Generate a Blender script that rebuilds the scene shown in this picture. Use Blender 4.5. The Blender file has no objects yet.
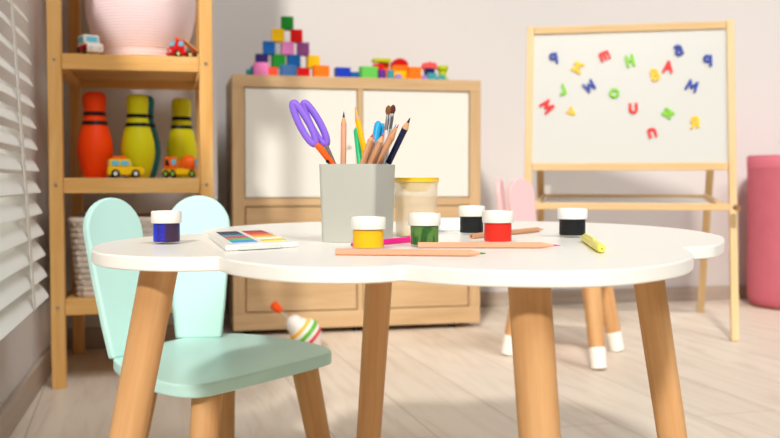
import bpy, bmesh, math, random
from mathutils import Vector, Matrix
random.seed(4)
PI = math.pi
S = bpy.context.scene
COL = S.collection

# ------------------------------------------------------------------ camera, world, sun, exposure
TH = math.radians(12.8)               # the camera looks 12.8 degrees right of the room's depth axis
PITCH = math.atan(39/936)
F = 936.0
CAMZ = 0.6
cd = bpy.data.cameras.new('camera'); cam = bpy.data.objects.new('camera', cd); COL.objects.link(cam)
cam.location = (0, 0, CAMZ); cam.rotation_euler = (PI/2-PITCH, 0, -TH)
cd.sensor_width = 36; cd.lens = F/780*36; cd.clip_start = 0.05
cd.dof.use_dof = True; cd.dof.focus_distance = 1.16; cd.dof.aperture_fstop = 7.0
S.camera = cam

w = bpy.data.worlds.new('world'); S.world = w; w.use_nodes = True
bg = w.node_tree.nodes['Background']; bg.inputs[0].default_value = (1.0, .98, .96, 1); bg.inputs[1].default_value = 0.17

sd = bpy.data.lights.new('sun', 'SUN'); sun = bpy.data.objects.new('sun', sd); COL.objects.link(sun)
sd.energy = 2.45; sd.angle = math.radians(5.0); sd.color = (1, .955, .90)
SUND = Vector((.44, 1.0, -.78)).normalized()
sun.rotation_euler = SUND.to_track_quat('-Z', 'Y').to_euler(); sun.location = (-1, -1, 3)
kd = bpy.data.lights.new('soft_key', 'SUN'); key = bpy.data.objects.new('soft_key', kd); COL.objects.link(key)  # added broad soft key from the camera side, no window modelled there
kd.energy = 1.6; kd.angle = math.radians(26); kd.color = (.97, .985, 1)
key.rotation_euler = Vector((-.42, 1.0, -1.25)).to_track_quat('-Z', 'Y').to_euler(); key.location = (0, -2, 3)

ad_ = bpy.data.lights.new('window_daylight', 'AREA'); day = bpy.data.objects.new('window_daylight', ad_); COL.objects.link(day)
ad_.shape = 'RECTANGLE'; ad_.size = 1.1; ad_.size_y = 1.1; ad_.energy = 9; ad_.color = (1, .985, .96)
day.location = (-.85, 1.75, .95); day.rotation_euler = (0, math.radians(-90), 0)

S.view_settings.view_transform = 'Standard'; S.view_settings.look = 'None'
S.view_settings.gamma = 1; S.view_settings.exposure = 0.07; S.view_settings.use_curve_mapping = False

# ------------------------------------------------------------------ helpers
CT, ST = math.cos(TH), math.sin(TH)
def c2r(X, Y, Z=0.0):                 # metres right / ahead of the camera -> room coordinates
    return Vector((CT*X+ST*Y, -ST*X+CT*Y, Z))
def ray(px, py):
    a = (px-390)/F; b = -(py-219)/F
    c, s = math.cos(PITCH), math.sin(PITCH)
    return c2r(a, c+b*s, -s+b*c)
O = Vector((0, 0, CAMZ))
def at_z(px, py, z):
    d = ray(px, py); return O + d*((z-CAMZ)/d.z)
def at_v(px, py, v):
    d = ray(px, py); return O + d*(v/d.y)
def at_plane(px, py, p, n):
    d = ray(px, py); return O + d*((p-O).dot(n)/d.dot(n))
def at_d(px, py, D):
    d = ray(px, py); return O + d*D

def srgb(r, g, b):
    f = lambda c: (c/255/12.92 if c/255 <= .04045 else ((c/255+.055)/1.055)**2.4)
    return (f(r), f(g), f(b), 1)
MATS = {}
def mat(name, rgb, rough=.5, spec=.5, trans=0, ior=1.45, var=0.0, vscale=8, bump=0, alpha=None, sss=0, coat=0, metal=0):
    if name in MATS: return MATS[name]
    m = bpy.data.materials.new(name); m.use_nodes = True; nt = m.node_tree; b = nt.nodes['Principled BSDF']
    col = srgb(*rgb); b.inputs['Base Color'].default_value = col
    b.inputs['Roughness'].default_value = rough; b.inputs['Specular IOR Level'].default_value = spec*.45
    b.inputs['Transmission Weight'].default_value = trans; b.inputs['IOR'].default_value = ior
    b.inputs['Coat Weight'].default_value = coat; b.inputs['Metallic'].default_value = metal
    if sss: b.inputs['Subsurface Weight'].default_value = sss; b.inputs['Subsurface Scale'].default_value = .01
    if alpha is not None: b.inputs['Alpha'].default_value = alpha
    tc = nt.nodes.new('ShaderNodeTexCoord'); nz = nt.nodes.new('ShaderNodeTexNoise')
    nz.inputs['Scale'].default_value = vscale; nz.inputs['Detail'].default_value = 4
    nt.links.new(tc.outputs['Object'], nz.inputs['Vector'])
    if var:
        mx = nt.nodes.new('ShaderNodeMix'); mx.data_type = 'RGBA'
        mx.inputs[6].default_value = tuple(min(1, c*(1-var)) for c in col[:3])+(1,)
        mx.inputs[7].default_value = tuple(min(1, c*(1+var)) for c in col[:3])+(1,)
        nt.links.new(nz.outputs['Fac'], mx.inputs[0]); nt.links.new(mx.outputs[2], b.inputs['Base Color'])
    if bump:
        bp = nt.nodes.new('ShaderNodeBump'); bp.inputs['Strength'].default_value = bump; bp.inputs['Distance'].default_value = .002
        nt.links.new(nz.outputs['Fac'], bp.inputs['Height']); nt.links.new(bp.outputs['Normal'], b.inputs['Normal'])
    MATS[name] = m; return m

def wood(name, c1, c2, axis='z', scale=1.0, rough=.45, contrast=(.35, .7)):
    if name in MATS: return MATS[name]
    m = bpy.data.materials.new(name); m.use_nodes = True; nt = m.node_tree; b = nt.nodes['Principled BSDF']; L = nt.links.new
    b.inputs['Roughness'].default_value = rough; b.inputs['Specular IOR Level'].default_value = .18
    tc = nt.nodes.new('ShaderNodeTexCoord'); mp = nt.nodes.new('ShaderNodeMapping')
    sc = {'x': (2, 30, 30), 'y': (30, 2, 30), 'z': (30, 30, 2)}[axis]
    mp.inputs['Scale'].default_value = tuple(s*scale for s in sc)
    L(tc.outputs['Object'], mp.inputs['Vector'])
    n1 = nt.nodes.new('ShaderNodeTexNoise'); n1.inputs['Scale'].default_value = 1; n1.inputs['Detail'].default_value = 6; n1.inputs['Distortion'].default_value = .6
    n2 = nt.nodes.new('ShaderNodeTexNoise'); n2.inputs['Scale'].default_value = 5; n2.inputs['Detail'].default_value = 3
    L(mp.outputs[0], n1.inputs['Vector']); L(mp.outputs[0], n2.inputs['Vector'])
    ad = nt.nodes.new('ShaderNodeMath'); ad.operation = 'MULTIPLY_ADD'; ad.inputs[1].default_value = .3
    L(n2.outputs['Fac'], ad.inputs[0]); L(n1.outputs['Fac'], ad.inputs[2])
    mr = nt.nodes.new('ShaderNodeMapRange'); mr.inputs[1].default_value = contrast[0]+.1; mr.inputs[2].default_value = contrast[1]+.2
    L(ad.outputs[0], mr.inputs[0])
    mx = nt.nodes.new('ShaderNodeMix'); mx.data_type = 'RGBA'; mx.inputs[6].default_value = srgb(*c1); mx.inputs[7].default_value = srgb(*c2)
    L(mr.outputs[0], mx.inputs[0]); L(mx.outputs[2], b.inputs['Base Color'])
    MATS[name] = m; return m

class MB:
    def __init__(s): s.bm = bmesh.new()
    def box(s, c, d, M=None):
        r = bmesh.ops.create_cube(s.bm, size=1)['verts']
        T = Matrix.Translation(Vector(c)) @ (M.to_4x4() if M else Matrix()) @ Matrix.Diagonal((*d, 1))
        bmesh.ops.transform(s.bm, matrix=T, verts=r); return s
    def bb(s, a, b):
        a, b = Vector(a), Vector(b); return s.box((a+b)/2, [abs(x) for x in (b-a)])
    def cyl(s, p0, p1, r0, r1=None, n=32, cap=True):
        p0, p1 = Vector(p0), Vector(p1); r1 = r0 if r1 is None else r1; d = p1-p0
        r = bmesh.ops.create_cone(s.bm, cap_ends=cap, segments=n, radius1=r0, radius2=max(r1, 1e-5), depth=d.length)['verts']
        T = Matrix.Translation((p0+p1)/2) @ d.to_track_quat('Z', 'Y').to_matrix().to_4x4()
        bmesh.ops.transform(s.bm, matrix=T, verts=r); return s
    def lathe(s, prof, n=40, M=None, wob=None):
        rings = []
        for r, z in prof:
            ring = []
            for i in range(n):
                a = 2*PI*i/n; q = r*(1+(wob(a, z) if wob else 0))
                v = Vector((q*math.cos(a), q*math.sin(a), z))
                ring.append(s.bm.verts.new(M @ v if M else v))
            rings.append(ring)
        for a, b in zip(rings, rings[1:]):
            for i in range(n): s.bm.faces.new((a[i], a[(i+1) % n], b[(i+1) % n], b[i]))
        s.bm.faces.new(rings[0][::-1]); s.bm.faces.new(rings[-1]); return s
    def prism(s, pts, z0, z1, M=None):
        T = (lambda v: M @ v) if M else (lambda v: v)
        a = [s.bm.verts.new(T(Vector((x, y, z0)))) for x, y in pts]; b = [s.bm.verts.new(T(Vector((x, y, z1)))) for x, y in pts]
        s.bm.faces.new(a[::-1]); s.bm.faces.new(b); n = len(pts)
        for i in range(n): s.bm.faces.new((a[i], a[(i+1) % n], b[(i+1) % n], b[i]))
        return s
    def tube(s, path, r, n=12, closed=False):
        P = [Vector(p) for p in path]; N = len(P); rings = []; up = None
        for i, p in enumerate(P):
            t = (P[(i+1) % N]-P[i-1]) if closed else (P[min(i+1, N-1)]-P[max(i-1, 0)])
            t.normalize()
            if up is None: up = t.orthogonal().normalized()
            up = (up-t*up.dot(t)).normalized(); sd_ = t.cross(up)
            rr = r[i] if isinstance(r, (list, tuple)) else r
            rings.append([s.bm.verts.new(p+up*rr*math.cos(2*PI*k/n)+sd_*rr*math.sin(2*PI*k/n)) for k in range(n)])
        for i in range(N if closed else N-1):
            a, b = rings[i], rings[(i+1) % N]
            if closed and i == N-1:
                off = min(range(n), key=lambda o: (a[0].co-b[o].co).length); b = b[off:]+b[:off]
            for k in range(n): s.bm.faces.new((a[k], a[(k+1) % n], b[(k+1) % n], b[k]))
        if not closed: s.bm.faces.new(rings[0][::-1]); s.bm.faces.new(rings[-1])
        return s
    def build(s, name, m, parent=None, bevel=0, seg=2, smooth=40, loc=None, rot=None):
        bmesh.ops.recalc_face_normals(s.bm, faces=s.bm.faces)
        me = bpy.data.meshes.new(name)
        for f in s.bm.faces: f.smooth = True
        ca = math.radians(smooth)
        for e in s.bm.edges:
            if len(e.link_faces) == 2 and e.calc_face_angle(0) > ca: e.smooth = False
        s.bm.to_mesh(me); s.bm.free()
        me.materials.append(m)
        o = bpy.data.objects.new(name, me); COL.objects.link(o)
        if parent: o.parent = parent
        if loc is not None: o.location = loc
        if rot is not None: o.rotation_euler = rot
        if bevel:
            bv = o.modifiers.new('bevel', 'BEVEL'); bv.width = bevel; bv.segments = seg; bv.limit_method = 'ANGLE'; bv.angle_limit = math.radians(35)
            bv.harden_normals = True
        return o
def tag(o, label=None, cat=None, group=None, kind=None):
    if label: o['label'] = label
    if cat: o['category'] = cat
    if group: o['group'] = group
    if kind: o['kind'] = kind
    return o
def thing(name, label, cat, loc=(0, 0, 0), rz=0, group=None):
    o = bpy.data.objects.new(name, None); COL.objects.link(o); o.empty_display_size = .05
    o.location = loc; o.rotation_euler = (0, 0, rz); return tag(o, label, cat, group)
def kids(o): return [c for c in bpy.data.objects if c.parent == o]
def copy_tree(o, parent=None):
    c = o.copy(); COL.objects.link(c)
    if parent: c.parent = parent
    for ch in kids(o): copy_tree(ch, c)
    return c
def struct(name, mb, m, **k): return tag(mb.build(name, m, **k), kind='structure')
def smoothpts(pts, sub=8, closed=False):
    out = []; n = len(pts)
    for i in range(n if closed else n-1):
        g = (lambda j: pts[j % n]) if closed else (lambda j: pts[max(0, min(n-1, j))])
        p0, p1, p2, p3 = (Vector(g(i+k)) for k in (-1, 0, 1, 2))
        for k in range(sub):
            t = k/sub
            out.append(.5*((2*p1)+(p2-p0)*t+(2*p0-5*p1+4*p2-p3)*t*t+(3*p1-p0-3*p2+p3)*t**3))
    if not closed: out.append(Vector(pts[-1]))
    return out
def tilt(d): return Vector(d).normalized().to_track_quat('Z', 'Y').to_euler()

# materials
WALL = mat('wall_paint', (216, 211, 207), .85, .2, var=.015, vscale=2)
PINE_Z = wood('pine_upright', (222, 164, 90), (242, 198, 130), 'z')
PINE_X = wood('pine_level', (222, 164, 90), (242, 198, 130), 'x')
PINE_Y = wood('pine_deep', (216, 158, 86), (238, 192, 124), 'y')
BEECH = wood('beech', (196, 144, 92), (217, 170, 118), 'z', 1.2)
OAK_X = wood('oak_veneer', (194, 160, 117), (213, 182, 140), 'x')
OAK_Z = wood('oak_upright', (194, 160, 117), (213, 182, 140), 'z')
EASEL = wood('easel_wood', (221, 186, 134), (237, 208, 160), 'z')
WHITE = mat('white_lacquer', (249, 246, 237), .28, .5, var=.006)
CREAM = mat('cream_door', (229, 227, 217), .5, .4, var=.01)
MINT = mat('mint_paint', (192, 231, 222), .35, .5, var=.01)
PINK = mat('pink_paint', (246, 196, 196), .4, .5, var=.01)
CAPW = mat('cap_white', (245, 241, 230), .45, .5, var=.01)
BLACK = mat('black_plastic', (22, 22, 24), .4)
STEEL = mat('steel', (190, 190, 192), .3, metal=1)

# ------------------------------------------------------------------ room
UL, VB, VP_, UP = -.40, 4.22, 3.47, .143     # left wall, back wall, projecting wall face and its corner
def floor_mat():
    m = bpy.data.materials.new('plank_floor'); m.use_nodes = True; nt = m.node_tree; b = nt.nodes['Principled BSDF']; L = nt.links.new
    tc = nt.nodes.new('ShaderNodeTexCoord'); mp = nt.nodes.new('ShaderNodeMapping'); mp.inputs['Rotation'].default_value = (0, 0, math.radians(90-3.0))
    L(tc.outputs['Object'], mp.inputs['Vector'])
    br = nt.nodes.new('ShaderNodeTexBrick'); L(mp.outputs[0], br.inputs['Vector'])
    br.inputs['Scale'].default_value = 1; br.inputs['Brick Width'].default_value = 1.5; br.inputs['Row Height'].default_value = .232
    br.inputs['Mortar Size'].default_value = .0018; br.inputs['Mortar Smooth'].default_value = .3; br.inputs['Bias'].default_value = 0
    br.inputs['Color1'].default_value = srgb(220, 206, 188); br.inputs['Color2'].default_value = srgb(228, 216, 199); br.inputs['Mortar'].default_value = srgb(176, 158, 138)
    br.offset = .37
    m2 = nt.nodes.new('ShaderNodeMapping'); m2.inputs['Scale'].default_value = (1.6, 14, 1); L(mp.outputs[0], m2.inputs['Vector'])
    n = nt.nodes.new('ShaderNodeTexNoise'); n.inputs['Scale'].default_value = 1.5; n.inputs['Detail'].default_value = 7; n.inputs['Distortion'].default_value = 1.2; L(m2.outputs[0], n.inputs['Vector'])
    mr = nt.nodes.new('ShaderNodeMapRange'); mr.inputs[1].default_value = .45; mr.inputs[2].default_value = .75; mr.inputs[3].default_value = 0; mr.inputs[4].default_value = .60; L(n.outputs['Fac'], mr.inputs[0])
    mx = nt.nodes.new('ShaderNodeMix'); mx.data_type = 'RGBA'; L(mr.outputs[0], mx.inputs[0]); L(br.outputs['Color'], mx.inputs[6]); mx.inputs[7].default_value = srgb(196, 176, 152)
    L(mx.outputs[2], b.inputs['Base Color']); b.inputs['Roughness'].default_value = .45; b.inputs['Specular IOR Level'].default_value = .4
    return m
struct('floor', MB().bb((-1.6, -2, -.05), (4.5, VB+.12, 0)), floor_mat())
struct('wall_back', MB().bb((UP-.02, VB, 0), (4.5, VB+.12, 2.3)), WALL)
struct('wall_alcove', MB().bb((UL-.12, VP_, 0), (UP, VB+.12, 2.3)), WALL)
# left wall with its window opening
wv0, wv1, wz0, wz1 = 1.32, 2.08, .44, 1.30
lw = MB()
lw.bb((UL-.12, 1.15, 0), (UL, VP_, wz0)).bb((UL-.12, 1.15, wz1), (UL, VP_, 1.40)).bb((UL-.12, 1.15, wz0), (UL, wv0, wz1)).bb((UL-.12, wv1, wz0), (UL, VP_, wz1))
struct('wall_left', lw, WALL)
wf = MB(); fw = .04
wf.bb((UL-.09, wv0, wz0), (UL-.04, wv1, wz0+fw)).bb((UL-.09, wv0, wz1-fw), (UL-.04, wv1, wz1)).bb((UL-.09, wv0, wz0+fw), (UL-.04, wv0+fw, wz1-fw)).bb((UL-.09, wv1-fw, wz0+fw), (UL-.04, wv1, wz1-fw))
win = struct('window_1', wf, WHITE, bevel=.003)
MB().bb((UL-.07, wv0+fw, wz0+fw), (UL-.062, wv1-fw, wz1-fw)).build('window_pane', mat('glass', (255, 255, 255), .02, .5, trans=1), win)
MB().bb((UL-.04, wv0, wz0-.018), (UL+.012, wv1, wz0)).build('window_sill', WHITE, win, bevel=.003)
BASE = wood('baseboard_wood', (168, 152, 138), (190, 175, 160), 'x', .6)
BASEY = wood('baseboard_wood_deep', (168, 152, 138), (190, 175, 160), 'y', .6)
struct('baseboard_back', MB().bb((UP, VB-.014, 0), (4.5, VB, .068)), BASE, bevel=.003)
struct('baseboard_alcove', MB().bb((UL+.014, VP_-.014, 0), (UP, VP_, .075)), BASE, bevel=.003)
struct('baseboard_left', MB().bb((UL, 1.15, 0), (UL+.014, VP_, .080)), BASEY, bevel=.003)

# ------------------------------------------------------------------ blind on the left wall
bl = thing('window_blind', 'white horizontal slat blind hanging over the window on the left wall', 'blind', (UL, 0, 0))
sm = MB(); VE = 2.20
z = .36; k = 0
while z < 1.33:
    out = .118-(z-.36)*.055                      # the blind swings out from the wall a little at its foot
    ang = math.radians(-50)
    M = Matrix.Rotation(ang, 3, 'Y').inverted()
    n = 6; W = .053
    pr = []
    for i in range(n+1):
        t = i/n-.5; pr.append((t*W, .004*(1-4*t*t)))
    pr += [(x, y-.0022) for x, y in reversed(pr)]
    # slat profile lives in the wall's cross section: x away from the wall, z up; room side edge hangs lower
    ca, sa = math.cos(ang), math.sin(ang)
    P = [(out-.017+x*ca-y*sa, z+x*sa+y*ca) for x, y in pr]
    v0, v1 = 1.24, VE
    a = [sm.bm.verts.new((x, v0, y)) for x, y in P]; b = [sm.bm.verts.new((x, v1, y)) for x, y in P]
    sm.bm.faces.new(a); sm.bm.faces.new(b[::-1])
    for i in range(len(P)): sm.bm.faces.new((a[i], a[(i+1) % len(P)], b[(i+1) % len(P)], b[i]))
    z += .0467; k += 1
SLAT = mat('slat_white', (248, 246, 240), .5, .4)
sm.build('slats', SLAT, bl)
for v in (1.32, 1.98):
    for dx in (-.0, -.048):
        tp = MB().box((.125-.055*.49+dx-.006, v, .84), (.0012, .028, 1.0), Matrix.Rotation(-.055, 3, 'Y'))
        tp.build('ladder_tape', mat('tape', (228, 224, 214), .8), bl)
MB().bb((.004, 1.24, 1.33), (.075, VE, 1.38)).build('head_rail', WHITE, bl, bevel=.003)

# ------------------------------------------------------------------ pine shelf unit
SV0, SV1, SU0, SU1 = 2.81, 3.40, -.356, .104
sh = thing('shelf_unit', 'tall open pine shelf unit in the alcove beside the window blind', 'shelf', (SU0, SV0, 0))
SW, SDp = SU1-SU0, SV1-SV0; pt = .038
for x in (0, SW-pt):
    for y in (0, SDp-pt):
        MB().bb((x, y, 0), (x+pt, y+pt, 1.95)).build('post', PINE_Z, sh, bevel=.002)
shelf_tops = (.255, .606, .960, 1.45, 1.9)
for zt in shelf_tops:
    MB().bb((pt+.001, .029, zt-.018), (SW-pt-.001, SDp-.031, zt)).build('shelf_board', PINE_X, sh, bevel=.0015)
    for y in (.004, SDp-.03):
        MB().bb((pt+.001, y, zt-.044), (SW-pt-.001, y+.024, zt)).build('shelf_rail', PINE_X, sh, bevel=.0015)
    for x in (.006, SW-pt+.006):
        MB().bb((x, pt+.001, zt-.044), (x+.026, SDp-pt-.001, zt-.0185)).build('side_rail', PINE_Y, sh, bevel=.0015)
for zt in shelf_tops[:3]:
    for x in (pt/2, SW-pt/2):
        MB().cyl((x, -.0015, zt-.02), (x, .002, zt-.02), .0045, n=12).build('screw', STEEL, sh)

# ------------------------------------------------------------------ cabinet
CU0, CU1, CV0, CV1 = .205, 1.195, 3.608, 4.05
cb = thing('cabinet', 'low oak veneer cabinet with cream upper doors against the back wall', 'cabinet', (CU0, CV0, 0))
CW, CD_ = CU1-CU0, CV1-CV0; z0, z1, ft = .022, 1.0, .046
MB().bb((0, 0, z1-ft), (CW, CD_, z1)).build('top_panel', OAK_X, cb, bevel=.002)
MB().bb((0, 0, z0), (CW, CD_, z0+.066)).build('bottom_panel', OAK_X, cb, bevel=.002)
for x in (0, CW-ft): MB().bb((x, 0, z0+.066), (x+ft, CD_, z1-ft)).build('side_panel', OAK_Z, cb, bevel=.002)
MB().bb((ft, CD_-.01, z0+.066), (CW-ft, CD_-.001, z1-ft)).build('back_panel', OAK_X, cb)
xm = CW/2
MB().bb((xm-.010, .002, z0+.066), (xm+.010, CD_-.01, z1-ft)).build('divider', OAK_Z, cb)
MB().bb((ft, .002, .500), (CW-ft, CD_-.01, .530)).build('middle_shelf', OAK_X, cb)
for (a, b_) in ((ft, xm-.010), (xm+.010, CW-ft)):
    d = MB().bb((a+.003, .006, .533), (b_-.003, .024, z1-ft-.003)).build('door', CREAM, cb, bevel=.002)
    kx = b_-.035 if a < .2 else a+.035
    MB().cyl((kx, .006, .735), (kx, -.008, .735), .006).build('knob', mat('knob', (222, 214, 196), .4), d)
    MB().bb((a+.004, .007, z0+.066+.004), (b_-.004, .025, .497)).build('drawer', OAK_X, cb, bevel=.002)
for x in (.05, CW-.10, xm):
    for y in (.05, CD_-.06):
        MB().cyl((x, y, 0), (x, y, z0+.001), .013, n=16).build('foot', BLACK, cb)

# ------------------------------------------------------------------ cloud table
TZ = .52
tb = thing('cloud_table', 'low white cloud-shaped childrens table on round wooden legs', 'table', c2r(.06, 1.2))
tmat_inv = Matrix.Translation(tb.location).inverted()
lobes = [
 [(-.235,1.178),(-.262,1.150),(-.286,1.115),(-.304,1.050),(-.306,.985),(-.293,.915),(-.268,.860),(-.235,.828),(-.195,.812),(-.150,.818)],
 [(-.150,.818),(-.128,.775),(-.085,.730),(-.046,.717),(-.012,.721),(.010,.736)],
 [(.010,.736),(.050,.706),(.097,.692),(.145,.692),(.190,.715),(.240,.770),(.270,.830),(.284,.885),(.293,.932)],
 [(.293,.932),(.330,.955),(.360,1.010),(.385,1.075),(.400,1.130),(.406,1.200),(.402,1.285),(.379,1.370),(.340,1.440),(.280,1.500),(.200,1.530),(.110,1.530),(.045,1.490)],
 [(.045,1.490),(-.02,1.520),(-.09,1.512),(-.144,1.485),(-.195,1.42),(-.231,1.348),(-.248,1.26),(-.235,1.178)]]
out = []
for lb in lobes:
    p = smoothpts([(x*1.194, y*1.194) for x, y in lb], 6)
    out += p[:-1]
outR = [tmat_inv @ c2r(p.x, p.y) for p in out]
top = MB().prism([(p.x, p.y) for p in outR], TZ-.0155, TZ).build('table_top', WHITE, tb, bevel=.0022, seg=3, smooth=50)
def leg(mb_par, ptop, pbot, r0, r1, m=BEECH, z0=0, name='leg', cap=None, capm=None):
    """round tapering leg, its own origin at the top so the grain runs along it"""
    a, b = Vector(ptop), Vector(pbot); L_ = (b-a).length
    prof = [(r1*.9, 0), (r1, .004)]; n = 10
    prof += [(r1+(r0-r1)*i/n, L_*i/n) for i in range(1, n+1)]
    o = MB().lathe(prof, 32).build(name, m, mb_par); o.location = b; o.rotation_euler = tilt(a-b)
    if cap:
        rr = lambda h: r1+(r0-r1)*h/L_+.0012
        c = MB().lathe([(r1*.8, -.004), (r1+.001, 0), (rr(cap), cap), (rr(cap)-.001, cap+.001)], 32).build('leg_cap', capm, o)
        tag(c, 'white painted foot')
    return o
for (X, Y, fx, fy) in ((-.255,1.034,-.345,.985), (.133,.893,.157,.800), (.335,1.228,.408,1.20), (-.013,1.385,-.046,1.45)):
    a = tmat_inv @ c2r(X, Y, TZ-.0155); b = tmat_inv @ c2r(fx, fy, 0); b.z = 0.004
    leg(tb, a, b, .0205, .0175)

# ------------------------------------------------------------------ rabbit chairs
def make_chair(name, label, paint, centre, rz, scale=1, ears=None, lr=(.0235, .0175), cap=.045):
    """local axes are the mint chair's: x right, y ahead, turned into the room by -TH"""
    t = thing(name, label, 'chair', c2r(*centre), -TH+rz, None); t.scale = (scale,)*3
    cx, cy = -.29, 1.58
    P = [(-.462,1.555),(-.40,1.45),(-.345,1.388),(-.303,1.363),(-.265,1.375),(-.19,1.48),(-.118,1.588),(-.103,1.635),(-.13,1.70),(-.216,1.785),(-.305,1.826),(-.37,1.80),(-.43,1.71),(-.468,1.62)]
    pts = smoothpts([(x-cx, y-cy) for x, y in P], 5, True)
    MB().prism([(p.x, p.y) for p in pts], .279, .300).build('seat', paint, t, bevel=.004, seg=3, smooth=50)
    for bx, by, nrm, lx, dl in ears or ((-.446,1.600,math.radians(56),-.044,.03), (-.365,1.775,math.radians(4),-.008,.05)):
        hw, H_ = .060, .276
        o2 = []
        n = 20
        for i in range(n+1):
            a = PI*i/n; o2.append((hw*math.cos(a), H_-hw*1.0+hw*math.sin(a)))
        o2 += [(-hw*.95, .15), (-hw*.83, .06), (-hw*.72, 0), (hw*.72, 0), (hw*.83, .06), (hw*.95, .15)]
        e = MB().prism(o2, -.008, .008, Matrix.Rotation(PI/2, 4, 'X')).build('backrest_ear', paint, t, bevel=.005, seg=3, smooth=50)
        e.location = (bx-cx, by-cy, .298)
        up = Vector((lx, dl, H_)).normalized(); nv = Vector((math.sin(nrm), -math.cos(nrm), 0)); nv = (nv-up*nv.dot(up)).normalized()
        xv = (-nv).cross(up)*-1; xv = up.cross(nv)*-1
        e.rotation_euler = Matrix((xv, -nv, up)).transposed().to_euler() if Matrix((xv, -nv, up)).determinant() > 0 else Matrix((-xv, -nv, up)).transposed().to_euler()
    for (X, Y, fx, fy) in ((-.277,1.408,-.283,1.33), (-.150,1.62,-.095,1.60), (-.315,1.755,-.325,1.82), (-.415,1.60,-.47,1.61)):
        leg(t, (X-cx, Y-cy, .2795), (fx-cx, fy-cy, .006), *lr, cap=cap, capm=CAPW)
    return t
make_chair('rabbit_chair', 'mint green childrens chair with two rabbit ear backrests behind the white table', MINT, (-.29, 1.58), 0)
pink_ears = []
for X, Y, nn in ((.400, 3.16, 76), (.498, 3.38, 36)):
    e_ = Matrix.Rotation(-math.radians(12), 2) @ Vector((X-.597, Y-3.19))/1.06
    pink_ears.append((e_.x-.29, e_.y+1.58, math.radians(nn-12), -.026, .02))
make_chair('rabbit_chair', 'pale pink childrens chair with rabbit ear backrests between table and easel', PINK, (.597, 3.19), math.radians(12), 1.06, ears=pink_ears, lr=(.031, .0225), cap=.060)

# ------------------------------------------------------------------ easel
ez = thing('easel', 'wooden childrens easel with white magnetic board standing by the back wall', 'easel', c2r(.907, 3.546), -TH+math.atan2(-.2, .98))
EW, EA, EH = .80, .24, 1.225
def elean(y0, h): return y0+(EA-y0)*h/EH
def slat_(p, q, wx, wy, name, m=EASEL):
    """square section bar from p to q"""
    p, q = Vector(p), Vector(q); L_ = (q-p).length
    o = MB().bb((-wx/2, -wy/2, 0), (wx/2, wy/2, L_)).build(name, m, ez, bevel=.003)
    o.location = p; d = (q-p).normalized(); y = Vector((0, 1, 0)); y = (y-d*y.dot(d)).normalized()
    if abs(d.x) > .9: y = Vector((0, 1, 0))
    x = y.cross(d); o.rotation_euler = Matrix((x, y, d)).transposed().to_euler(); return o
for s in (-1, 1):
    slat_((s*(EW/2-.013), 0, 0), (s*(EW/2-.013), EA, EH), .028, .028, 'front_leg')
    slat_((s*(EW/2-.045), .77, 0), (s*(EW/2-.045), EA+.032, EH-.03), .030, .022, 'rear_leg')
slat_((-EW/2+.028, EA-.004, EH-.018), (EW/2-.028, EA-.004, EH-.018), .030, .026, 'top_rail')
slat_((-EW/2+.028, elean(0, .652), .652), (EW/2-.028, elean(0, .652), .652), .030, .026, 'board_rail')
bv0, bv1 = elean(0, .665), elean(0, EH-.03)
ln = Vector((0, bv1-bv0, EH-.03-.665)); bn = Vector((0, -ln.z, ln.y)).normalized()
brd = MB().bb((-EW/2+.027, -.004, 0), (EW/2-.027, .004, ln.length)).build('board', mat('board_white', (203, 204, 197), .35, .5), ez)
brd.location = (0, bv0+.001, .665); brd.rotation_euler = (-math.atan2(ln.y, ln.z), 0, 0)
slat_((-EW/2+.028, .085, .497), (EW/2-.028, .085, .497), .026, .022, 'tray_rail')
slat_((-EW/2+.070, .525, .530), (EW/2-.070, .525, .530), .016, .018, 'tray_rail')
for s in (-1, 1):
    slat_((s*(EW/2-.038), .098, .497), (s*(EW/2-.060), .54, .530), .018, .022, 'tray_side')
ts = MB().bb((-EW/2+.075, 0, -.002), (EW/2-.075, .40, .002)).build('tray_sheet', mat('tray_white', (226, 222, 214), .4), ez)
ts.location = (0, .105, .493); ts.rotation_euler = (.075, 0, 0)
MB().cyl((EW/2-.013, -.03, .497), (EW/2-.013, .03, .497), .011).build('wing_bolt', mat('bolt_brown', (150, 110, 70), .5), ez)

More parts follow.
